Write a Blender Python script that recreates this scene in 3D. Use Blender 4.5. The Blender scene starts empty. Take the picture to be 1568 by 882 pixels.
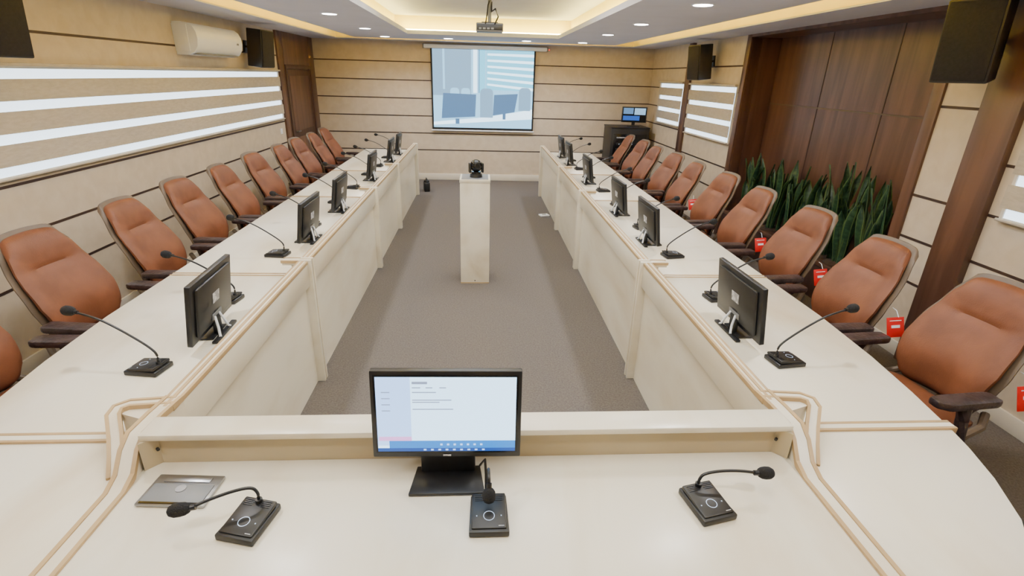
import bpy, bmesh, math, random
from mathutils import Vector, Matrix, Euler
random.seed(7)
# ------------------------------------------------------------------ materials
def mat(name, col, rough=0.5, metal=0.0, emis=None, es=0.0, coat=0.0, noise=None, bump=None, spec=0.5):
    """noise=(col2, scale(xyz), detail, lo, hi)  bump=(scale, strength)"""
    m=bpy.data.materials.new(name); m.use_nodes=True
    nt=m.node_tree; b=nt.nodes["Principled BSDF"]
    b.inputs["Base Color"].default_value=(*col,1); b.inputs["Roughness"].default_value=rough
    b.inputs["Metallic"].default_value=metal; b.inputs["Coat Weight"].default_value=coat
    b.inputs["Coat Roughness"].default_value=0.22
    b.inputs["Specular IOR Level"].default_value=spec
    if emis: b.inputs["Emission Color"].default_value=(*emis,1); b.inputs["Emission Strength"].default_value=es
    tc=nt.nodes.new("ShaderNodeTexCoord")
    if noise:
        c2,sc,det,lo,hi=noise
        mp=nt.nodes.new("ShaderNodeMapping"); mp.inputs["Scale"].default_value=sc
        n=nt.nodes.new("ShaderNodeTexNoise"); n.inputs["Scale"].default_value=1; n.inputs["Detail"].default_value=det
        n.inputs["Distortion"].default_value=0.4
        r=nt.nodes.new("ShaderNodeValToRGB"); r.color_ramp.elements[0].position=lo; r.color_ramp.elements[1].position=hi
        r.color_ramp.elements[0].color=(*col,1); r.color_ramp.elements[1].color=(*c2,1)
        nt.links.new(tc.outputs["Object"],mp.inputs[0]); nt.links.new(mp.outputs[0],n.inputs["Vector"])
        nt.links.new(n.outputs["Fac"],r.inputs[0]); nt.links.new(r.outputs[0],b.inputs["Base Color"])
    if bump:
        n2=nt.nodes.new("ShaderNodeTexNoise"); n2.inputs["Scale"].default_value=bump[0]; n2.inputs["Detail"].default_value=3
        bp=nt.nodes.new("ShaderNodeBump"); bp.inputs["Strength"].default_value=bump[1]; bp.inputs["Distance"].default_value=0.01
        nt.links.new(tc.outputs["Object"],n2.inputs["Vector"]); nt.links.new(n2.outputs["Fac"],bp.inputs["Height"])
        nt.links.new(bp.outputs[0],b.inputs["Normal"])
    return m
def s(r,g,b):
    f=lambda c:(c/255/12.92) if c/255<=0.04045 else ((c/255+0.055)/1.055)**2.4
    return (f(r),f(g),f(b))
M={}
M['wall']=mat("wall_fabric",s(207,192,170),0.85,noise=(s(199,183,160),(9,9,9),6,.35,.65),bump=(220,.12))
M['groove']=mat("groove_brown",s(58,40,34),0.6)
M['trimcream']=mat("trim_cream",s(226,218,202),0.5,noise=(s(218,208,190),(4,4,4),3,.3,.7))
M['carpet']=mat("carpet",s(114,108,104),0.97,noise=(s(93,87,84),(90,90,90),6,.3,.7),bump=(320,.5),spec=.1)
M['ceil']=mat("ceiling_paint",s(210,211,226),0.9,noise=(s(204,205,219),(3,3,3),2,.3,.7))
M['cove']=mat("cove_glow_tint",s(244,226,140),0.9,noise=(s(240,220,132),(3,3,3),2,.3,.7))  # yellow of the LED glow put into the surface colour
M['wood']=mat("walnut_veneer",s(104,73,58),0.4,noise=(s(78,53,42),(9,9,.8),7,.35,.62),coat=.2)
M['woodd']=mat("walnut_dark",s(74,50,40),0.5,noise=(s(56,37,30),(9,9,.8),7,.35,.62))
M['table']=mat("maple_laminate",s(228,220,201),0.32,noise=(s(202,187,156),(3.2,1.0,3.2),6,.46,.8),coat=.2)
M['shade']=mat("maple_shaded",s(190,176,146),0.4,noise=(s(178,162,132),(2,2,2),4,.3,.7))  # laminate colour darkened to carry the shadow in recess and joint gaps
M['tan']=mat("tan_edge",s(184,156,114),0.45,noise=(s(168,140,98),(6,3,6),4,.3,.7))
M['leather']=mat("tan_leather",s(122,74,49),0.5,noise=(s(106,62,40),(7,7,7),4,.35,.65),bump=(160,.15),spec=.35)
M['frame']=mat("taupe_plastic",s(98,82,66),0.5,noise=(s(88,74,60),(8,8,8),2,.3,.7))
M['arm']=mat("arm_plastic",s(48,38,38),0.35,noise=(s(64,52,52),(20,20,20),4,.4,.6),bump=(45,.5))
M['black']=mat("black_plastic",s(22,22,24),0.4,noise=(s(28,28,30),(30,30,30),2,.3,.7))
M['blackg']=mat("black_gloss",s(12,12,14),0.15,noise=(s(16,16,18),(10,10,10),2,.3,.7))
M['cloth']=mat("speaker_cloth",s(34,34,42),0.9,bump=(400,.4),noise=(s(26,26,33),(60,60,60),2,.3,.7))
M['foam']=mat("foam_black",s(20,20,22),0.95,bump=(300,.6),noise=(s(28,28,30),(80,80,80),2,.3,.7))
M['silver']=mat("brushed_silver",s(170,172,176),0.3,.9,noise=(s(150,152,156),(4,60,4),3,.3,.7))
M['grey']=mat("grey_plastic",s(120,122,126),0.45,noise=(s(110,112,116),(8,8,8),2,.3,.7))
M['white']=mat("white_plastic",s(248,250,255),0.3,noise=(s(242,244,250),(5,5,5),2,.3,.7))
M['label']=mat("label_sticker",s(205,205,208),0.6,noise=(s(150,150,155),(60,60,60),2,.45,.55))
M['red']=mat("red_tag",s(220,14,14),0.5,noise=(s(205,8,8),(10,10,10),2,.3,.7))
M['leaf']=mat("snake_leaf",s(30,58,38),0.45,noise=(s(58,90,58),(14,14,30),4,.45,.75))
M['leafe']=mat("snake_leaf_edge",s(80,104,58),0.5,noise=(s(66,90,48),(10,10,30),4,.4,.7))
M['soil']=mat("soil",s(40,28,20),0.95,noise=(s(60,44,32),(40,40,40),4,.4,.6))
M['fabric']=mat("blind_fabric",s(194,184,168),0.85,noise=(s(182,171,154),(3,14,60),5,.35,.65),bump=(200,.3))
M['pane']=mat("daylight_sheer",s(200,215,230),0.5,emis=(.74,.88,1.0),es=2.6,noise=(s(170,190,215),(4,10,60),5,.35,.7))
M['led']=mat("led_warm",(1,.85,.4),0.5,emis=(1.0,.80,.22),es=66)
M['lamp']=mat("lamp_disc",(1,1,1),0.5,emis=(1,.98,.95),es=24)
def E(name,c,st=1.0): return mat(name,tuple(x*.05 for x in c),0.3,emis=c,es=st,noise=(tuple(x*.04 for x in c),(5,5,5),2,.3,.7))
M['scr']=E("screen_white",s(190,226,255),3.4)
M['scr2']=E("screen_side",s(160,196,248),3.0)
M['scrb']=E("screen_blue",s(30,130,220),2.0)
M['scrd']=E("screen_taskbar",s(40,90,180),1.4)
M['scrt']=E("screen_text",s(150,162,190),1.8)
M['scrp']=E("screen_pink",s(226,160,226),2.4)
M['ring']=E("ring_light",s(205,225,255),1.5)
M['p1']=E("proj_pale",s(150,210,246),2.2)
M['p2']=E("proj_haze",s(138,180,212),1.7)
M['p3']=E("proj_white",s(205,236,255),3.4)
M['p4']=E("proj_desk",s(98,140,186),1.3)
M['p5']=E("proj_cyan",s(112,206,240),2.3)
M['redl']=E("red_led",(1,.05,.02),3)
M['pscr']=mat("screen_border",s(14,14,16),.6,noise=(s(20,20,22),(10,10,10),2,.3,.7))
# ------------------------------------------------------------------ builder
class B:
    def __init__(s_): s_.bm=bmesh.new(); s_.mats=[]
    def mi(s_,k):
        if k not in s_.mats: s_.mats.append(k)
        return s_.mats.index(k)
    def merge(s_,t,k,mx=None):
        i=s_.mi(k)
        for f in t.faces: f.material_index=i
        if mx is not None: bmesh.ops.transform(t,matrix=mx,verts=t.verts)
        me=bpy.data.meshes.new("t"); t.to_mesh(me); t.free(); s_.bm.from_mesh(me); bpy.data.meshes.remove(me)
    def box(s_,x0,x1,y0,y1,z0,z1,k,bev=0.0,mx=None,seg=2):
        t=bmesh.new(); bmesh.ops.create_cube(t,size=1)
        bmesh.ops.transform(t,matrix=Matrix.Translation(((x0+x1)/2,(y0+y1)/2,(z0+z1)/2))@Matrix.Diagonal((abs(x1-x0),abs(y1-y0),abs(z1-z0),1)),verts=t.verts)
        if bev>0: bmesh.ops.bevel(t,geom=t.edges[:],offset=bev,segments=seg,affect='EDGES',profile=.5)
        s_.merge(t,k,mx)
    def poly(s_,pts,z0,z1,k,bev=0.0,mx=None):
        t=bmesh.new(); lo=[t.verts.new((p[0],p[1],z0)) for p in pts]; hi=[t.verts.new((p[0],p[1],z1)) for p in pts]
        t.faces.new(hi); t.faces.new(lo[::-1]); n=len(pts)
        for i in range(n): t.faces.new((lo[i],lo[(i+1)%n],hi[(i+1)%n],hi[i]))
        bmesh.ops.recalc_face_normals(t,faces=t.faces)
        if bev>0: bmesh.ops.bevel(t,geom=t.edges[:],offset=bev,segments=2,affect='EDGES',profile=.5)
        s_.merge(t,k,mx)
    def cyl(s_,p,q,r,k,r2=None,n=16):
        p=Vector(p);q=Vector(q);d=q-p;t=bmesh.new()
        bmesh.ops.create_cone(t,cap_ends=True,segments=n,radius1=r,radius2=r if r2 is None else r2,depth=d.length)
        s_.merge(t,k,Matrix.Translation((p+q)/2)@d.to_track_quat('Z','Y').to_matrix().to_4x4())
    def sph(s_,c,r,k,sc=(1,1,1),mx=None,n=16):
        t=bmesh.new(); bmesh.ops.create_uvsphere(t,u_segments=n,v_segments=n//2+2,radius=r)
        m=Matrix.Translation(c)@(mx if mx is not None else Matrix())@Matrix.Diagonal((*sc,1)); s_.merge(t,k,m)
    def tube(s_,pts,r,k,n=8,rs=None):
        pts=[Vector(p) for p in pts]; t=bmesh.new(); rings=[]
        ref=Vector((0,0,1))
        for i,p in enumerate(pts):
            d=(pts[min(i+1,len(pts)-1)]-pts[max(i-1,0)]).normalized()
            a=d.cross(ref)
            if a.length<.05: a=d.cross(Vector((1,0,0)))
            a.normalize(); b_=d.cross(a); rr=rs[i] if rs else r
            rings.append([t.verts.new(p+a*math.cos(2*math.pi*j/n)*rr+b_*math.sin(2*math.pi*j/n)*rr) for j in range(n)])
        for i in range(len(rings)-1):
            for j in range(n): t.faces.new((rings[i][j],rings[i][(j+1)%n],rings[i+1][(j+1)%n],rings[i+1][j]))
        t.faces.new(rings[0][::-1]); t.faces.new(rings[-1])
        bmesh.ops.recalc_face_normals(t,faces=t.faces); s_.merge(t,k)
    def sweep(s_,pts,l0,l1,d0,d1,k):
        pts=[Vector(p) for p in pts]; t=bmesh.new(); rings=[]
        for i,p in enumerate(pts):
            a=(p-pts[i-1]) if i>0 else (pts[1]-p); b_=(pts[i+1]-p) if i<len(pts)-1 else (p-pts[i-1])
            a=Vector((a.x,a.y,0)).normalized(); b_=Vector((b_.x,b_.y,0)).normalized()
            na=Vector((-a.y,a.x,0)); nb=Vector((-b_.y,b_.x,0)); n=(na+nb).normalized(); n=n/max(.4,n.dot(na))
            rings.append([t.verts.new(p+n*l+Vector((0,0,d))) for l,d in ((l0,d0),(l1,d0),(l1,d1),(l0,d1))])
        for i in range(len(rings)-1):
            for j in range(4): t.faces.new((rings[i][j],rings[i][(j+1)%4],rings[i+1][(j+1)%4],rings[i+1][j]))
        t.faces.new(rings[0][::-1]); t.faces.new(rings[-1])
        bmesh.ops.recalc_face_normals(t,faces=t.faces); s_.merge(t,k)
    def pad(s_,fn,nu,nv,k):
        t=bmesh.new(); g=[[[t.verts.new(fn(-1+2*i/nu,j/nv,sd)) for j in range(nv+1)] for i in range(nu+1)] for sd in (0,1)]
        for sd in (0,1):
            for i in range(nu):
                for j in range(nv):
                    q=(g[sd][i][j],g[sd][i+1][j],g[sd][i+1][j+1],g[sd][i][j+1]); t.faces.new(q if sd else q[::-1])
        for i in range(nu):
            for j in (0,nv): t.faces.new((g[0][i][j],g[0][i+1][j],g[1][i+1][j],g[1][i][j]))
        for j in range(nv):
            for i in (0,nu): t.faces.new((g[0][i][j],g[0][i][j+1],g[1][i][j+1],g[1][i][j]))
        bmesh.ops.recalc_face_normals(t,faces=t.faces); s_.merge(t,k)
    def mesh(s_,name,ang=35):
        me=bpy.data.meshes.new(name); s_.bm.to_mesh(me); s_.bm.free()
        for k in s_.mats: me.materials.append(M[k])
        me.polygons.foreach_set("use_smooth",[True]*len(me.polygons)); me.set_sharp_from_angle(angle=math.radians(ang))
        return me
    def obj(s_,name,loc=(0,0,0),rot=0.0,ang=35): return place(s_.mesh(name,ang),name,loc,rot)
def place(me,name,loc=(0,0,0),rot=0.0):
    o=bpy.data.objects.new(name,me); bpy.context.scene.collection.objects.link(o); o.location=loc; o.rotation_euler=(0,0,rot)
    return o
# ------------------------------------------------------------------ room
XL,XR,YB,YF,ZC,ZT=-3.0,3.23,10.38,-1.6,2.46,2.72
b=B(); b.box(XL-.15,XR+.6,YF-.15,YB+.15,-.1,0,'carpet'); b.obj("floor")
LZ=[2.12,1.81,1.50,1.19,.88,.57]
def lines_y(b,x0,x1,y0,y1,zs):
    for z in zs: b.box(x0,x1,y0,y1,z-.009,z+.009,'groove')
b=B(); b.box(XL-.12,XL,YF,YB+.12,0,ZT+.1,'wall'); lines_y(b,XL-.002,XL+.003,YF,8.6,LZ); b.obj("wall_left")
b=B(); b.box(XL-.12,XR+.5,YB,YB+.12,0,ZT+.1,'wall')
for z in LZ: b.box(XL,XR,YB-.003,YB+.002,z-.009,z+.009,'groove')
b.obj("wall_back")
b=B(); b.box(XL-.12,XR+.5,YF-.12,YF,0,ZT+.1,'wall'); b.obj("wall_front")
N0,N1,ND=3.78,6.64,.36
b=B(); b.box(XR,XR+.12,N1,YB,0,ZT+.1,'wall'); b.box(XR,XR+.12,YF,N0,0,ZT+.1,'wall')
lines_y(b,XR-.003,XR+.002,N1,8.38,LZ); lines_y(b,XR-.003,XR+.002,8.56,YB,LZ)
lines_y(b,XR-.003,XR+.002,3.34,N0,[2.12,1.81,1.19,.88,.57]); lines_y(b,XR-.003,XR+.002,YF,3.06,LZ)
b.obj("wall_right")
b=B(); b.box(XR+ND,XR+ND+.1,N0-.1,N1+.1,0,ZT,'wood')
for y in (4.70,5.66): b.box(XR+ND-.003,XR+ND+.002,y-.006,y+.006,0,ZC,'groove')
b.box(XR+ND-.004,XR+ND+.002,N0,N1,1.692,1.706,'frame'); b.obj("wall_niche")
b=B(); b.box(XR-.02,XR+ND,N1,N1+.1,0,ZC,'wood',.003); b.obj("trim_4")
b=B(); b.box(XR-.02,XR+ND,N0-.1,N0,0,ZC,'wood',.003); b.obj("trim_5")
b=B(); b.box(XR-.02,XR+ND,N0,N1,ZC-.03,ZC,'wood'); b.obj("trim_6")
b=B(); b.box(XR-.05,XR,3.06,3.33,0,ZC,'wood',.003); b.obj("trim_1")
b=B(); b.box(XR-.04,XR,8.38,8.56,0,ZC,'wood',.003); b.obj("trim_2")
b=B(); b.box(XL,XL+.03,8.6,8.84,0,ZC,'wood',.002); b.box(XL,XL+.03,10.1,YB,0,ZC,'wood',.002); b.box(XL,XL+.03,8.84,10.1,1.97,ZC,'wood',.002)
b.box(XL,XL+.045,8.82,8.88,0,2.0,'woodd',.003); b.box(XL,XL+.045,10.06,10.12,0,2.0,'woodd',.003); b.box(XL,XL+.045,8.88,10.06,1.94,2.0,'woodd',.003); b.obj("trim_3")
b=B(); o_=.006; b.box(XL+o_,XL+o_+.02,8.885,10.055,0.005,1.935,'woodd'); b.box(XL+o_+.02,XL+o_+.024,8.98,9.96,.15,.9,'wood',.001); b.box(XL+o_+.02,XL+o_+.024,8.98,9.96,1.0,1.84,'wood',.001)
b.cyl((XL+.02,9.0,1.0),(XL+.07,9.0,1.0),.012,'silver'); b.cyl((XL+.065,8.99,1.0),(XL+.065,9.12,1.0),.01,'silver'); b.obj("door_1")
b=B(); b.box(XL,XL+.018,YF,8.6,0,.11,'trimcream',.004); b.obj("baseboard_left")
b=B(); b.box(XL,XR,YB-.018,YB,0,.12,'trimcream',.004); b.obj("baseboard_back")
b=B(); b.box(XR-.018,XR,YF,3.06,0,.11,'trimcream',.004); b.box(XR-.018,XR,3.33,N0-.1,0,.11,'trimcream',.004); b.box(XR-.018,XR,N1+.1,YB,0,.11,'trimcream',.004); b.obj("baseboard_right")
# ceiling
SO=(-2.45,2.72,-1.0,10.02); RO=(-2.08,2.32,-.6,9.70); RI=(-1.05,1.17,.5,8.5)
b=B()
def frame(b,o,i,z0,z1,k):
    b.box(o[0],i[0],o[2],o[3],z0,z1,k); b.box(i[1],o[1],o[2],o[3],z0,z1,k)
    b.box(i[0],i[1],o[2],i[2],z0,z1,k); b.box(i[0],i[1],i[3],o[3],z0,z1,k)
frame(b,(XL-.1,XR+.5,YF-.1,YB+.1),SO,ZC,ZT+.06,'ceil')
b.box(SO[0],SO[1],SO[2],SO[3],ZT,ZT+.06,'ceil')
frame(b,RO,RI,ZC,ZC+.05,'ceil')
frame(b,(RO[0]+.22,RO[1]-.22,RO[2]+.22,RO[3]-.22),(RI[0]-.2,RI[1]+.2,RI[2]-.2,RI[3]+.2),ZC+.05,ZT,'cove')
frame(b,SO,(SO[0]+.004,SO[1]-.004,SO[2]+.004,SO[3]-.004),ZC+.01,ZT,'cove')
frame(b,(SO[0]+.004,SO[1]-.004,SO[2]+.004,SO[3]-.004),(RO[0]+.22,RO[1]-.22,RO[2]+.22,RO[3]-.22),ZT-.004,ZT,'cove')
b.obj("ceiling")
def led(o):
    b=B(); z=ZC+.06
    frame(b,o,(o[0]+.02,o[1]-.02,o[2]+.02,o[3]-.02),z,z+.012,'led'); return b.obj("cove_light_strip")
led((RO[0]+.17,RO[1]-.17,RO[2]+.17,RO[3]-.17)); led((RI[0]-.12,RI[1]+.12,RI[2]-.12,RI[3]+.12))
b=B(); b.cyl((0,0,0),(0,0,-.006),.085,'white',n=32); b.cyl((0,0,-.006),(0,0,-.008),.07,'lamp',n=32); dl=b.mesh("downlight")
for (x,y) in [(-1.5,.6),(-1.5,2.3),(-1.5,4.1),(-1.5,5.95),(-1.5,7.7),(-1.5,9.25),(1.66,.7),(1.66,2.5),(1.66,4.3),(1.66,5.9),(1.66,7.4),(1.66,9.2),(-.5,9.25),(.75,9.2)]:
    dob=place(dl,"downlight",(x,y,ZC))
    L=bpy.data.lights.new("downlight_lamp",'SPOT'); L.energy=80; L.spot_size=math.radians(155); L.spot_blend=.8; L.color=(1,.99,1); L.shadow_soft_size=.08
    o=bpy.data.objects.new("lamp",L); bpy.context.scene.collection.objects.link(o); o.parent=dob; o.location=(0,0,-.03)
for y in (1.2,3.3,5.2):  # added fill lights in the tray, out of view, no fixtures
    L=bpy.data.lights.new("tray_fill_light",'AREA'); L.shape='RECTANGLE'; L.size=1.5; L.size_y=1.5; L.energy=40; L.color=(.97,.985,1)
    o=bpy.data.objects.new("tray_fill_light",L); bpy.context.scene.collection.objects.link(o); o.location=(.06,y,ZT-.01)
# ------------------------------------------------------------------ windows + zebra blinds
def window(n,side,y0,y1,z0,z1):
    x=XL if side<0 else XR; d=-side
    b=B(); b.box(x,x+d*.012,y0,y1,z0,z1,'pane')
    b.box(x,x+d*.02,y0-.02,y0,z0-.02,z1+.02,'trimcream'); b.box(x,x+d*.02,y1,y1+.02,z0-.02,z1+.02,'trimcream'); b.box(x,x+d*.02,y0,y1,z0-.02,z0,'trimcream'); b.box(x,x+d*.02,y0,y1,z1,z1+.02,'trimcream')
    b.obj("window_%d"%n)
    b=B(); br=.062; H_=z1-z0; st=(H_-br)/3; z=z1+.01; b.box(x+d*.022,x+d*.06,y0-.03,y1+.03,z,z+.025,'fabric',.006)
    for i in range(3):
        z=z1-br-i*st; b.box(x+d*.035,x+d*.041,y0-.02,y1+.02,z-(st-br),z,'fabric')
    b.cyl((x+d*.038,y0-.02,z0-.012),(x+d*.038,y1+.02,z0-.012),.010,'fabric')
    for yy in (y0+.02,y1-.02): b.cyl((x+d*.038,yy,z0-.01),(x+d*.038,yy,z1+.02),.0015,'white',n=6)
    b.obj("zebra_blind")
window(1,-1,1.2,8.5,1.25,1.89); window(2,1,8.62,9.72,1.25,1.88); window(3,1,6.8,8.3,1.20,1.87); window(4,1,.9,2.95,1.20,1.87)
# ------------------------------------------------------------------ conference table
def table():
    b=B(); ZW=.75; ZL=.85
    J=[3.10,5.31,6.85,9.0]
    for sg in (-1,1):
        X=lambda v:sg*v
        b.poly([(X(1.09),1.53),(X(1.77),1.53),(X(1.81),1.75),(X(1.85),2.05),(X(1.88),2.5),(X(1.88),J[0]-.003),(X(1.09),J[0]-.003)],ZW-.035,ZW,'table',.003)
        for a,c in zip(J[:-1],J[1:]): b.box(X(1.09),X(1.88),a+.001,c-.003,ZW-.035,ZW,'table',.003)
        b.poly([(X(1.09),1.525),(X(1.77),1.525),(X(1.74),1.40),(X(1.69),1.25),(X(1.61),1.08),(X(1.50),.94),(X(1.36),.83),(X(1.2),.76),(X(1.09),.74)],ZW-.035,ZW,'table',.003)
        b.poly([(X(1.12),1.52),(X(1.66),1.52),(X(1.6),1.25),(X(1.45),1.0),(X(1.12),.85)],.0,ZW-.035,'table')
        b.box(X(1.075),X(1.10),1.5,9.0,0,.80,'table')
        st=[1.56]+J
        for a,c in zip(st[:-1],st[1:]):
            b.box(X(1.045),X(1.10),a+.03,c-.03,.69,ZL-.012,'table',.003)
            b.box(X(1.045),X(1.10),a,c,ZL-.012,ZL-.001,'table')
            b.box(X(1.043),X(1.055),a,c,ZL-.018,ZL+.001,'tan',.002); b.box(X(1.066),X(1.079),a,c,ZL-.012,ZL+.003,'tan',.002); b.box(X(1.092),X(1.102),a,c,ZL-.010,ZL+.001,'tan',.002)
        for y in J:
            e=.0 if y<9 else -.03
            b.box(X(1.025),X(1.10),y-.035+e,y-.012+e,0,ZL+.006,'table',.003); b.box(X(1.025),X(1.10),y+.008+e,y+.03+e,0,ZL+.006,'table',.003)
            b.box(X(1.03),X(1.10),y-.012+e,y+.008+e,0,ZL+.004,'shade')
            if y<9:
                for dy in (-.022,.012): b.box(X(1.19),X(1.88),y+dy,y+dy+.009,ZW-.002,ZW+.004,'tan',.001)
                b.box(X(1.10),X(1.20),y-.03,y+.03,ZL-.03,ZL,'table',.004); b.box(X(1.10),X(1.15),y-.015,y+.015,ZW,ZL-.03,'table')
                b.box(X(1.10),X(1.205),y-.034,y-.026,ZL-.014,ZL+.003,'tan'); b.box(X(1.10),X(1.205),y+.024,y+.032,ZL-.014,ZL+.003,'tan')
            b.box(X(1.10),X(1.62),y-.02+e,y+.01+e,0,ZW-.035,'table')
        b.box(X(1.10),X(1.88),8.975,8.998,0,ZW,'table',.003)
        for dy in (-.03,.008): b.box(X(1.2),X(1.785),1.53+dy,1.543+dy,ZW-.03,ZW+.008,'tan',.002)
        b.box(X(1.2),X(1.785),1.513,1.538,ZW-.03,ZW+.006,'table')
        P=[(X(1.075),.74,ZW+.004),(X(1.075),1.26,ZW+.004),(X(1.08),1.32,ZW+.02),(X(1.085),1.37,ZL-.03),(X(1.085),1.42,ZL),(X(1.08),1.52,ZL+.002),(X(1.07),1.62,ZL+.002)]
        b.sweep(P,-.029,.029,-.10,0,'table')
        for l0,l1 in ((-.031,-.018),(.018,.031)): b.sweep(P,l0,l1,-.016,.004,'tan')
        Q=[(X(1.06),1.60,ZL),(X(1.20),1.585,ZL),(X(1.225),1.56,ZL),(X(1.225),1.53,ZL-.01),(X(1.19),1.47,ZL-.05),(X(1.15),1.40,ZW+.03),(X(1.115),1.33,ZW+.004)]
        b.sweep(Q,-.021,.021,-.03,0,'table')
        for l0,l1 in ((-.023,-.012),(.012,.023)): b.sweep(Q,l0,l1,-.014,.004,'tan')
        b.poly([(X(1.08),1.59),(X(1.20),1.575),(X(1.205),1.54),(X(1.10),1.50)],ZW,ZL-.012,'table')
    b.box(-1.055,1.055,.74,1.40,ZW-.035,ZW,'table',.003)
    b.box(-1.05,1.05,1.375,1.475,ZL+.0,ZL+.022,'table',.004)
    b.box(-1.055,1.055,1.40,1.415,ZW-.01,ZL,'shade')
    b.box(-1.055,1.055,1.455,1.475,0,ZL,'table')
    for x in (-1.055,1.035): b.box(x,x+.02,.80,1.46,0,ZW-.035,'table')
    for sg in (-1,1):
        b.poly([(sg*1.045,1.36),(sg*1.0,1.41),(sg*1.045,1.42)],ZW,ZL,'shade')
        b.cyl((sg*1.012,1.392,.81),(sg*1.006,1.386,.81),.005,'black')
    return b.obj("conference_table",ang=30)
table()
# ------------------------------------------------------------------ chair
def chair_mesh(tag):
    b=B()
    W=[(0,.20),(.2,.238),(.4,.258),(.6,.246),(.8,.212),(.92,.190),(1,.178)]
    def hw(v):
        for (a,wa),(c,wc) in zip(W[:-1],W[1:]):
            if v<=c:
                t=(v-a)/(c-a); return wa+(wc-wa)*t
        return W[-1][1]
    def prof(v): return -.225-.20*v**1.3+.035*math.sin(math.pi*min(1,v*1.4))
    def back(th,off,sc,z0,z1,crease):
        def fn(u,v,sd):
            z=z0+(z1-z0)*v; cu=abs(u)
            k=max(0,(cu-.7)/.3)
            z-=.035*(1-math.sqrt(max(0,1-k*k)))*max(0,(v-.85)/.15)
            z+=.05*(1-math.sqrt(max(0,1-k*k)))*max(0,(.15-v)/.15)
            z+=.010*(1-u*u)*max(0,(v-.8)/.2)
            y=u*hw(v)*sc
            x=prof(v)+.050*u*u*(1-.4*v)+off
            e=(1-cu**9)*(1-abs(2*v-1)**16)
            if sd==1: 
                x+=th*(.3+.7*e)
                if crease:
                    x+=.008*math.exp(-((v-.85)/.10)**2)*(1-u*u*.6)-.015*math.exp(-((v-.69-.04*u*u)/.028)**2)*max(0,1-(cu/.65)**4)
                    x+=.008*math.exp(-((v-.3)/.18)**2)
            else: x-=th*.25*e
            return Vector((x,y,z))
        return fn
    b.pad(back(.038,.0,.955,.49,1.056,True),26,40,'leather')
    b.pad(back(.022,-.026,1.05,.465,1.072,False),22,26,'frame')
    b.tube([(-.05,0,.40),(-.2,0,.40),(-.285,0,.46),(-.31,0,.62)],.028,'frame',8)
    def seat(th,z,sc):
        def fn(u,v,sd):
            x=-.22+.46*v; w=.255*sc*(1-.10*(2*v-1)**4-.03*v)
            y=u*w; x2=x-.03*abs(u)**4*(1 if v>.5 else -1)
            e=(1-abs(u)**6)*(1-abs(2*v-1)**8)
            zz=z-.03*max(0,v-.75)**2/.06+.015*u*u
            zz+= th*(.3+.7*e) if sd==1 else -th*.4*e
            return Vector((x2,y,zz))
        return fn
    b.pad(seat(.06,.435,1),16,18,'leather'); b.pad(seat(.025,.405,1.02),14,14,'frame')
    for sg in (-1,1):
        b.tube([(-.06,sg*.18,.40),(-.04,sg*.29,.405),(-.02,sg*.31,.44),(0,sg*.31,.56),(.0,sg*.30,.635)],.02,'arm',8,rs=[.018,.024,.028,.026,.030])
        b.poly([(-.15,sg*.30-.035),(-.12,sg*.30-.045),(.10,sg*.30-.047),(.16,sg*.29-.03),(.165,sg*.29+.02),(.12,sg*.30+.045),(-.12,sg*.30+.045),(-.15,sg*.30+.035)],.630,.668,'arm',.012)
        b.tube([(-.26,sg*.215,.50),(-.2,sg*.26,.46),(-.08,sg*.28,.43)],.018,'frame',8)
    b.cyl((0,0,.14),(0,0,.28),.028,'black'); b.cyl((0,0,.26),(0,0,.40),.018,'silver'); b.box(-.12,.12,-.09,.09,.385,.415,'black',.01)
    for i in range(5):
        a=2*math.pi*i/5+.3; c,sn=math.cos(a),math.sin(a)
        b.tube([(0.02*c,.02*sn,.13),(.15*c,.15*sn,.115),(.29*c,.29*sn,.085)],.02,'black',8,rs=[.03,.022,.016])
        b.cyl((.29*c-.012*sn,.29*sn+.012*c,.03),(.29*c-.03*sn,.29*sn+.03*c,.03),.03,'black'); b.cyl((.29*c+.012*sn,.29*sn-.012*c,.03),(.29*c+.03*sn,.29*sn-.03*c,.03),.03,'black')
        b.cyl((.29*c,.29*sn,.03),(.29*c,.29*sn,.09),.008,'black')
    if tag:
        m=Matrix.Translation((-.27,.335,.67))@Euler((.25,.15,math.radians(-12))).to_matrix().to_4x4()
        b.box(-.045,.045,-.002,.002,-.06,.055,'red',.001,mx=m)
        for d in (-1,1):
            b.box(-.022,.022,d*.002,d*.0032,-.006,.010,'white',mx=m); b.box(-.03,.03,d*.002,d*.0032,.034,.038,'white',mx=m)
        b.tube([(-.27,.335,.73),(-.28,.30,.755),(-.30,.25,.75)],.002,'white',6)
    return b.mesh("office_chair",40)
c0=chair_mesh(False); c1=chair_mesh(True)
rj=[.05,-.06,.03,-.02,.06,-.04,.02,-.03,.04,0]
for i,y in enumerate([2.12,2.86,3.66,4.42,5.15,5.95,6.68,7.4,8.1,8.85]): place(c0,"office_chair",(-2.08+rj[-i]*.5,y,0),rj[i]-.05)
for i,y in enumerate([2.12,2.84,3.62,4.40,5.15,5.88,6.6,7.35,8.05,8.8]): place(c1 if i in (0,1,2,3,5,6) else c0,"office_chair",(2.10+rj[i]*.5,y,0),math.pi+rj[-i]+.05)
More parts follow.
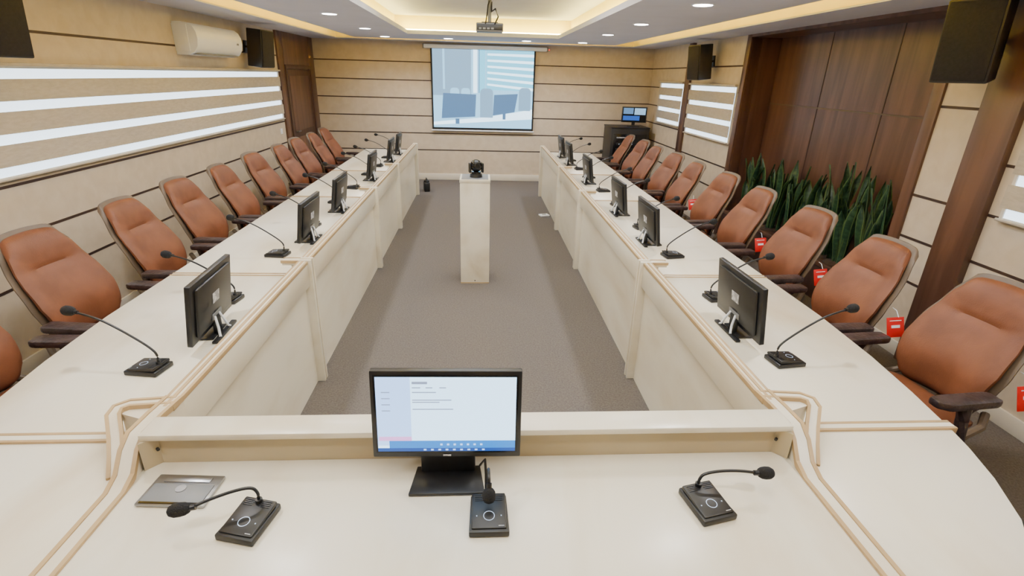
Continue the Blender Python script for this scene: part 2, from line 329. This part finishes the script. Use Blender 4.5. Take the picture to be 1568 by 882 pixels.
# ------------------------------------------------------------------ monitors
def side_monitor():
    b=B(); T=Matrix.Translation((0,0,.10))@Euler((math.radians(-8),0,0)).to_matrix().to_4x4()
    b.box(-.225,.225,-.012,.012,-.06,.225,'black',.004,mx=T)
    b.box(-.19,.19,.010,.026,-.03,.20,'black',.008,mx=T)
    b.box(-.215,.215,-.0135,-.0115,-.045,.215,'blackg',mx=T)
    b.box(-.035,.035,.0255,.0275,.07,.12,'label',mx=T)
    b.box(-.05,.05,.024,.03,-.01,.02,'grey',mx=T)
    b.box(-.03,.03,.01,.03,0.0,.13,'black',.005)
    b.box(-.08,.08,-.09,.025,0,.010,'black',.003)
    b.box(-.12,.12,.035,.06,0,.012,'black',.003)
    b.tube([(.03,.03,.10),(.05,.045,.05),(.06,.05,.02),(.07,.055,.012)],.006,'white',6)
    b.tube([(-.02,.03,.10),(-.03,.045,.05),(-.04,.05,.02),(-.05,.055,.012)],.006,'white',6)
    return b.mesh("desk_monitor")
sm=side_monitor()
MY=[2.31,3.83,4.74,6.25,7.65,8.40]
for i,y in enumerate(MY):
    place(sm,"desk_monitor",(-1.265,y,.751),-math.pi/2+(.06 if i==0 else .0))
    place(sm,"desk_monitor",(1.31,y,.751),math.pi/2+.02)
# front monitor
b=B(); cx,cy=-.095,1.305
T=Matrix.Translation((cx,cy,.988))@Euler((math.radians(-6),0,math.radians(-1))).to_matrix().to_4x4()
b.box(-.223,.223,-.004,.022,-.143,.143,'black',.004,mx=T); b.box(-.18,.18,.02,.04,-.12,.11,'black',.008,mx=T)
b.box(-.212,.212,-.0062,-.004,-.126,.130,'blackg',mx=T)
def q(x0,x1,z0,z1,k,d=0): b.box(x0,x1,-.0072-d,-.006,z0,z1,k,mx=T)
q(-.206,.206,-.120,.125,'scr'); q(-.206,-.105,-.1,.125,'scr2',.0003); q(-.172,.206,-.109,-.084,'scrb',.0005); q(-.206,.206,-.120,-.109,'scrd',.0008); q(-.202,-.105,-.084,-.070,'scrp',.0006)
q(-.100,-.055,.103,.111,'scrt',.0004)
for i,(a,c,z) in enumerate([(-.1,-.075,.09),(-.06,-.04,.09),(-.02,0,.09),(-.1,-.03,.075),(-.1,.015,.050),(-.1,-.02,.043),(-.1,.02,.020)]): q(a,c,z,z+.003,'scrt',.0004)
for z in (.075,.055,.035,.015): q(-.19,-.165,z,z+.003,'scrt',.0006)
for i in range(7): q(-.02+i*.02,-.013+i*.02,-.100,-.094,'scr2',.0008)
q(-.012,.012,-.1375,-.1325,'label')
for i in range(9): q(-.07+i*.022,-.062+i*.022,-.117,-.112,'scr2',.001)
b.box(cx-.085,cx+.085,cy+.012,cy+.032,.76,.93,'black',.006)
b.poly([(cx-.115,1.225),(cx+.115,1.225),(cx+.10,1.345),(cx-.10,1.345)],.751,.762,'black',.003)
b.tube([(cx+.10,1.30,.80),(cx+.115,1.28,.84),(cx+.118,1.26,.80),(cx+.118,1.24,.758),(cx+.125,1.222,.757)],.004,'black',8)
b.obj("computer_monitor")
# ------------------------------------------------------------------ microphones
def mic_mesh(path,head_dir,hl=.055,hr=.016):
    b=B()
    b.poly([(-.056,-.072),(.056,-.072),(.052,.066),(-.052,.066)],0,.020,'black',.004)
    m=Matrix.Translation((0,0,.019))@Euler((math.radians(5),0,0)).to_matrix().to_4x4()
    b.box(-.049,.049,-.062,.058,0,.012,'black',.004,mx=m)
    tt=bmesh.new(); n=28; vi=[];vo=[]
    for i in range(n):
        a=2*math.pi*i/n; vi.append(tt.verts.new((.0142*math.cos(a),.0142*math.sin(a)-.022,.0125))); vo.append(tt.verts.new((.0162*math.cos(a),.0162*math.sin(a)-.022,.0125)))
    for i in range(n): tt.faces.new((vi[i],vo[i],vo[(i+1)%n],vi[(i+1)%n]))
    b.merge(tt,'ring',m)
    b.box(-.036,-.033,-.0235,-.0205,.012,.0128,'ring',mx=m); b.box(.033,.036,-.0235,-.0205,.012,.0128,'ring',mx=m); b.box(.026,.042,-.056,-.054,.012,.0126,'label',mx=m)
    for i in range(4): b.box(-.04,-.012,.03+i*.006,.032+i*.006,.012,.0135,'black',mx=m); b.box(.012,.04,.03+i*.006,.032+i*.006,.012,.0135,'black',mx=m)
    b.cyl((0,.045,.02),(0,.045,.045),.010,'black')
    P=[Vector(p) for p in path]; S=[]; Q=[P[0]]+P+[P[-1]]
    for i in range(1,len(Q)-2):
        for j in range(6):
            t_=j/6; a,b1,c,d=Q[i-1],Q[i],Q[i+1],Q[i+2]
            S.append(.5*((2*b1)+(c-a)*t_+(2*a-5*b1+4*c-d)*t_*t_+(3*b1-a-3*c+d)*t_**3))
    S.append(P[-1]); b.tube(S,.0045,'black',8)
    d=Vector(head_dir).normalized(); e=P[-1]
    b.cyl(e-d*.012,e+d*.008,.008,'black')
    prof=[0,.006,.014,.026,.040,.050,.056]; rr=[.006,.012,.0155,.017,.0165,.012,.003]
    b.tube([e+d*x*hl/.056 for x in prof],.01,'foam',14,rs=[r*hr/.016 for r in rr])
    return b.mesh("gooseneck_microphone")
sd=mic_mesh([(0,.045,.04),(0,.04,.09),(0,-.04,.15),(0,-.16,.215),(0,-.27,.245)],(0,-1,.12),hr=.02)
MC=[1.97,2.70,3.47,4.22,5.06,5.75,6.58,7.22,8.0,8.76]
for i,y in enumerate(MC):
    place(sd,"gooseneck_microphone",(-1.37,y,.751),-math.pi/2-.15+random.uniform(-.06,.06))
    place(sd,"gooseneck_microphone",(1.39,y+.03,.751),math.pi/2+.2+random.uniform(-.06,.06))
L=mic_mesh([(0,.045,.04),(0,.045,.068),(-.014,.038,.088),(-.05,.012,.092),(-.10,-.02,.082),(-.135,-.045,.072)],(-.9,-.34,-.1),hl=.062,hr=.018)
place(L,"gooseneck_microphone",(-.635,1.14,.751),math.radians(-14))
R=mic_mesh([(0,.045,.04),(0,.045,.058),(.014,.044,.076),(.06,.036,.084),(.12,.022,.084),(.175,.006,.078)],(.97,-.15,-.1),hr=.018)
place(R,"gooseneck_microphone",(.68,1.165,.751),math.radians(13))
C=mic_mesh([(0,.045,.04),(0,.052,.07),(0,.062,.105),(-.001,.055,.125),(0,.03,.118),(0,.015,.095)],(0,-.45,-.9),hl=.045,hr=.018)
place(C,"gooseneck_microphone",(.03,1.14,.751),0)
b=B(); b.box(-.10,.10,-.062,.062,0,.010,'silver',.003); b.box(-.09,.09,-.052,.02,.0095,.013,'grey',.002); b.box(-.07,.07,.028,.05,.0095,.0125,'silver',.002); b.cyl((0,-.0,.012),(0,-.0,.015),.015,'silver',n=24)
b.box(-.09,.09,-.058,-.05,.0095,.012,'blackg')
b.obj("table_socket_box",(-.885,1.265,.751),math.radians(-4))
# ------------------------------------------------------------------ podium + ptz camera
b=B(); px,py=-.04,5.0
b.box(px-.14,px+.14,py-.15,py+.15,0.0,1.02,'table',.004); b.box(px-.143,px+.143,py-.153,py+.153,1.0,1.03,'table',.003); b.box(px-.125,px+.125,py-.135,py+.135,1.029,1.034,'grey',.001)
b.box(px-.14,px+.14,py-.1505,py-.149,.0,.012,'tan'); b.cyl((px,py-.149,.03),(px,py-.152,.03),.006,'black'); b.obj("podium")
b=B(); b.cyl((0,0,0),(0,0,.03),.06,'black',r2=.055,n=32); b.cyl((0,0,.03),(0,0,.05),.045,'blackg',n=32)
b.box(-.07,-.05,-.03,.03,.04,.13,'black',.008); b.box(.05,.07,-.03,.03,.04,.13,'black',.008)
b.sph((0,0,.105),.058,'blackg',n=24); b.cyl((0,-.04,.11),(0,-.072,.112),.028,'black',n=24); b.cyl((0,-.072,.112),(0,-.074,.112),.02,'blackg',n=24)
b.obj("ptz_camera",(px+.01,py-.02,1.035),.2)
# ------------------------------------------------------------------ projector + screen
b=B(); x,y,z=.11,6.5,2.42
b.box(x-.15,x+.15,y-.11,y+.11,z-.045,z+.045,'grey',.012); b.box(x-.14,x+.14,y-.113,y-.108,z-.03,z+.03,'black',.002)
for i in range(4): b.box(x-.12+i*.045,x-.09+i*.045,y-.116,y-.112,z-.022,z-.004,'grey')
b.cyl((x+.08,y+.11,z),(x+.08,y+.14,z),.035,'blackg',n=24)
b.box(x-.09,x+.09,y-.07,y+.07,z+.045,z+.055,'black'); b.cyl((x,y,z+.05),(x,y,ZT),.02,'grey'); b.cyl((x,y,ZT-.015),(x,y,ZT),.06,'grey',n=24)
b.tube([(x+.05,y-.10,z+.02),(x+.09,y-.16,z+.10),(x+.06,y-.12,z+.18),(x+.02,y-.03,z+.16),(x+.02,y,z+.26)],.008,'black',8)
b.tube([(x-.05,y-.10,z+.02),(x-.03,y-.15,z+.12),(x-.02,y-.05,z+.22),(x,y,z+.28)],.008,'black',8); b.obj("ceiling_projector")
b=B(); Y=YB-.05
b.box(-1.0,1.22,Y-.04,YB-.004,2.355,2.42,'white',.012); b.box(-1.02,-1.0,Y-.045,YB-.004,2.35,2.425,'grey',.004); b.box(1.22,1.24,Y-.045,YB-.004,2.35,2.425,'grey',.004)
b.box(1.25,1.28,YB-.02,YB-.004,2.37,2.40,'grey'); b.sph((1.265,YB-.024,2.385),.012,'redl')
b.box(-.885,1.02,Y-.003,Y,.95,2.36,'pscr'); b.cyl((-.90,Y-.002,.945),(1.035,Y-.002,.945),.014,'white')
X0,X1,Z0,Z1=-.855,.99,1.0,2.35
def rq(pts,k,d):
    t=bmesh.new(); vs=[t.verts.new((X0+(X1-X0)*u,Y-.004-d,Z0+(Z1-Z0)*v)) for u,v in pts]; t.faces.new(vs); b.merge(t,k)
def rr_(u0,u1,v0,v1,k,d): rq([(u0,v0),(u1,v0),(u1,v1),(u0,v1)],k,d)
def rnd(u0,u1,v0,v1,k,d,r=.03):
    pts=[(u0,v0),(u1,v0)]
    for i in range(6): a=math.pi/2*i/5; pts.append((u1-r+r*math.cos(a),v1-r*1.4+r*1.4*math.sin(a)))
    for i in range(6): a=math.pi/2+math.pi/2*i/5; pts.append((u0+r+r*math.cos(a),v1-r*1.4+r*1.4*math.sin(a)))
    rq(pts,k,d)
rr_(0,1,0,1,'p1',0); rr_(0,.38,.42,1,'p2',.001); rr_(.10,.12,.5,1,'p1',.002)
rr_(.40,.44,.46,1,'p3',.001); rr_(.46,.52,.46,1,'p5',.001); rr_(.455,.462,.46,1,'p4',.0015); rr_(.53,1,.5,1,'p5',.001)
for i in range(6): rq([(.54,.56+i*.075),(1,.50+i*.085),(1,.535+i*.085),(.54,.585+i*.075)],'p3',.002)
rq([(0,0),(1,0),(1,.26),(.55,.15),(0,.07)],'p3',.003); rq([(0,0),(1,0),(1,.13),(0,.03)],'p1',.004)
rnd(.17,.26,.40,.52,'p1',.0025); rnd(.28,.37,.40,.52,'p1',.0025)
rnd(.47,.60,.14,.52,'p2',.005,.04); rnd(.86,.98,.24,.54,'p2',.005,.04)
rq([(.08,.12),(.42,.15),(.43,.44),(.10,.45)],'p4',.006); rq([(.60,.17),(.82,.22),(.85,.46),(.61,.44)],'p4',.006); rr_(.22,.26,.05,.12,'p4',.006); rr_(.70,.73,.12,.20,'p4',.006)
b.obj("projection_screen")
# ------------------------------------------------------------------ AC + speakers
b=B(); y0,y1=5.85,6.9
t=bmesh.new(); prof=[(0,2.04),(.10,2.04),(.17,2.065),(.21,2.12),(.222,2.19),(.215,2.25),(.19,2.30),(.15,2.33),(.08,2.34),(0,2.34)]
a=[t.verts.new((XL+.002+p[0],y0,p[1])) for p in prof]; c=[t.verts.new((XL+.002+p[0],y1,p[1])) for p in prof]
t.faces.new(a); t.faces.new(c[::-1]); n=len(prof)
for i in range(n): t.faces.new((a[i],a[(i+1)%n],c[(i+1)%n],c[i]))
bmesh.ops.recalc_face_normals(t,faces=t.faces); b.merge(t,'white')
b.box(XL+.12,XL+.18,y0+.06,y1-.06,2.045,2.06,'grey',.003); b.box(XL,XL+.14,y0-.012,y0,2.07,2.32,'white',.004); b.box(XL+.217,XL+.224,y1-.15,y1-.1,2.17,2.19,'grey'); b.obj("air_conditioner",ang=50)
def speaker(w,d,h):
    b=B(); t=[(-w/2,-d/2),(w/2,-d/2),(w*.36,d/2),(-w*.36,d/2)]
    b.poly(t,-h/2,h/2,'black',.01); b.box(-w/2+.012,w/2-.012,-d/2-.012,-d/2+.002,-h/2+.012,h/2-.012,'cloth',.006)
    b.cyl((0,d/2-.01,0),(0,d/2+.08,0),.015,'black'); b.box(-.04,.04,d/2+.075,d/2+.09,-.07,.07,'black',.003)
    b.cyl((0,d/2+.03,-.05),(0,d/2+.03,.05),.02,'black'); return b.mesh("wall_speaker")
sp1=speaker(.28,.22,.44); sp2=speaker(.30,.24,.46)
def sp(me,loc,rz,tilt):
    o=place(me,"wall_speaker",loc); o.rotation_euler=Euler((tilt,0,rz),'XYZ')
sp(sp1,(-2.79,7.45,2.17),math.radians(78),math.radians(6)); sp(sp2,(-2.78,3.44,2.19),math.radians(75),math.radians(6))
sp(sp1,(3.0,7.55,2.17),math.radians(-78),math.radians(6)); sp(sp2,(2.98,3.29,2.2),math.radians(-62),math.radians(6))
# ------------------------------------------------------------------ rack cabinet + monitor
b=B(); x0,x1,y0,y1=2.40,3.10,9.72,10.33
b.box(x0,x1,y0,y1,.05,1.10,'black',.006); b.box(x0-.01,x1+.01,y0-.01,y1,1.10,1.12,'black',.004); b.box(x0+.05,x1-.05,y0-.008,y0,.12,1.0,'blackg',.003)
for i in range(7): b.box(x0+.1,x1-.1,y0-.012,y0-.007,.2+i*.1,.25+i*.1,'black',.002)
b.box(x0+.1,x0+.35,y0-.013,y0-.011,.93,.95,'label')
for i in range(5): b.box(x0+.15+i*.06,x0+.16+i*.06,y0-.013,y0-.011,.82,.83,'ring')
for xx in (x0+.06,x1-.06):
    for yy in (y0+.06,y1-.06): b.cyl((xx,yy,0),(xx,yy,.05),.025,'black')
b.obj("equipment_rack")
b=B(); T=Matrix.Translation((2.84,9.92,1.33))@Euler((0,0,-.15)).to_matrix().to_4x4()
b.box(-.225,.225,-.01,.02,-.135,.135,'black',.004,mx=T); b.box(-.21,.21,-.0125,-.01,-.12,.12,'blackg',mx=T); b.box(-.20,-.02,-.0132,-.012,.01,.115,'p4',mx=T); b.box(.0,.2,-.0132,-.012,-.0,.115,'p2',mx=T); b.box(-.2,.1,-.0132,-.012,-.1,-.02,'scrd',mx=T)
b.box(-.03,.03,.02,.035,-.19,.05,'black',mx=T); b.box(-.11,.11,-.07,.08,-.209,-.198,'black',.003,mx=T); b.obj("rack_monitor")
# ------------------------------------------------------------------ planter + snake plants
b=B(); b.box(XR+.0,XR+ND-.005,N0+.005,N1-.005,0,.355,'woodd',.004); b.box(XR-.01,XR+.02,N0+.005,N1-.005,.33,.37,'wood',.003); b.obj("planter_box")
def plant(n,H):
    b=B()
    b.cyl((0,0,0),(0,0,.02),.11,'soil',r2=.09,n=20)
    for i in range(n):
        t=bmesh.new(); a=random.uniform(0,6.28); rr=random.uniform(0,.07); x=rr*math.cos(a)*.8; y=rr*math.sin(a)*1.8
        h=H*random.uniform(.55,1.05); w=random.uniform(.024,.038); lean=random.uniform(.02,.13); tw=random.uniform(-1,1); a2=a+random.uniform(-.6,.6); rows=[]
        N=12
        for j in range(N+1):
            v=j/N; ww=w*(.55+.7*math.sin(math.pi*min(1,v*1.05)*.62+.25))*(1 if v<.8 else max(.04,1-((v-.8)/.2)**1.6))
            ang=a2+math.pi/2+tw*v*1.2
            cx_=x+math.cos(a2)*lean*v*v*.6+.01*math.sin(v*7+i); cy_=y+math.sin(a2)*lean*v*v*1.6+.012*math.sin(v*5+i*2); z=.01+h*v
            cx_=min(cx_,.12)
            dx,dy=math.cos(ang),math.sin(ang); nx,ny=-dy,dx
            rows.append([t.verts.new((cx_+dx*u*ww+nx*f,cy_+dy*u*ww+ny*f,z)) for u,f in ((-1,.006),(-.75,.002),(0,-.008),(.75,.002),(1,.006))])
        me_=b.mi('leaf'); mj=b.mi('leafe')
        for j in range(N):
            for c in range(4):
                f=t.faces.new((rows[j][c],rows[j][c+1],rows[j+1][c+1],rows[j+1][c])); f.material_index=mj if c in (0,3) else me_
        me=bpy.data.meshes.new("t"); t.to_mesh(me); t.free(); b.bm.from_mesh(me); bpy.data.meshes.remove(me)
    return b
for y,n,H in [(6.3,13,.76),(6.0,13,.82),(5.7,13,.78),(5.4,14,.80),(5.12,13,.76),(4.72,15,.88),(4.5,15,.92),(4.22,14,.80),(4.02,13,.86)]:
    plant(n,H).obj("snake_plant",(XR+.16,y,.358),ang=60)
# ------------------------------------------------------------------ small things
b=B(); b.box(XL,XL+.01,8.36,8.44,1.02,1.10,'white',.003); b.box(XL+.01,XL+.014,8.38,8.42,1.04,1.08,'white',.002); b.obj("light_switch")
b=B(); b.box(-.07,.07,-.05,.05,0,.02,'white',.004); b.box(-.03,.03,-.02,.02,.02,.024,'grey'); b.obj("floor_socket",(.97,7.6,.001),.3)
b=B(); b.box(-.05,.05,-.1,.1,0,.16,'black',.015); b.sph((0,0,.17),.05,'black',sc=(1,1.4,.7)); b.tube([(0,-.08,.15),(0,-.05,.22),(0,.05,.22),(0,.08,.15)],.008,'black'); b.obj("equipment_bag",(-.93,9.3,.0),.2)
# ------------------------------------------------------------------ world + camera
w=bpy.data.worlds.new("World"); bpy.context.scene.world=w; w.use_nodes=True
w.node_tree.nodes["Background"].inputs[0].default_value=(.7,.8,1,1); w.node_tree.nodes["Background"].inputs[1].default_value=.3
H,th,ps,ro,f=1.9288,0.3865,0.0684,0.0286,797.19
F=Vector((math.sin(ps)*math.cos(th),math.cos(ps)*math.cos(th),-math.sin(th))); Rr=Vector((math.cos(ps),-math.sin(ps),0)); U=Rr.cross(F)
R2=Rr*math.cos(ro)+U*math.sin(ro); U2=R2.cross(F)
cd=bpy.data.cameras.new("camera"); co=bpy.data.objects.new("camera",cd); bpy.context.scene.collection.objects.link(co)
m=Matrix((R2,U2,-F)).transposed().to_4x4(); m.translation=(0,0,H); co.matrix_world=m
cd.sensor_width=36; cd.lens=36*f/1568; cd.clip_start=.05
bpy.context.scene.camera=co
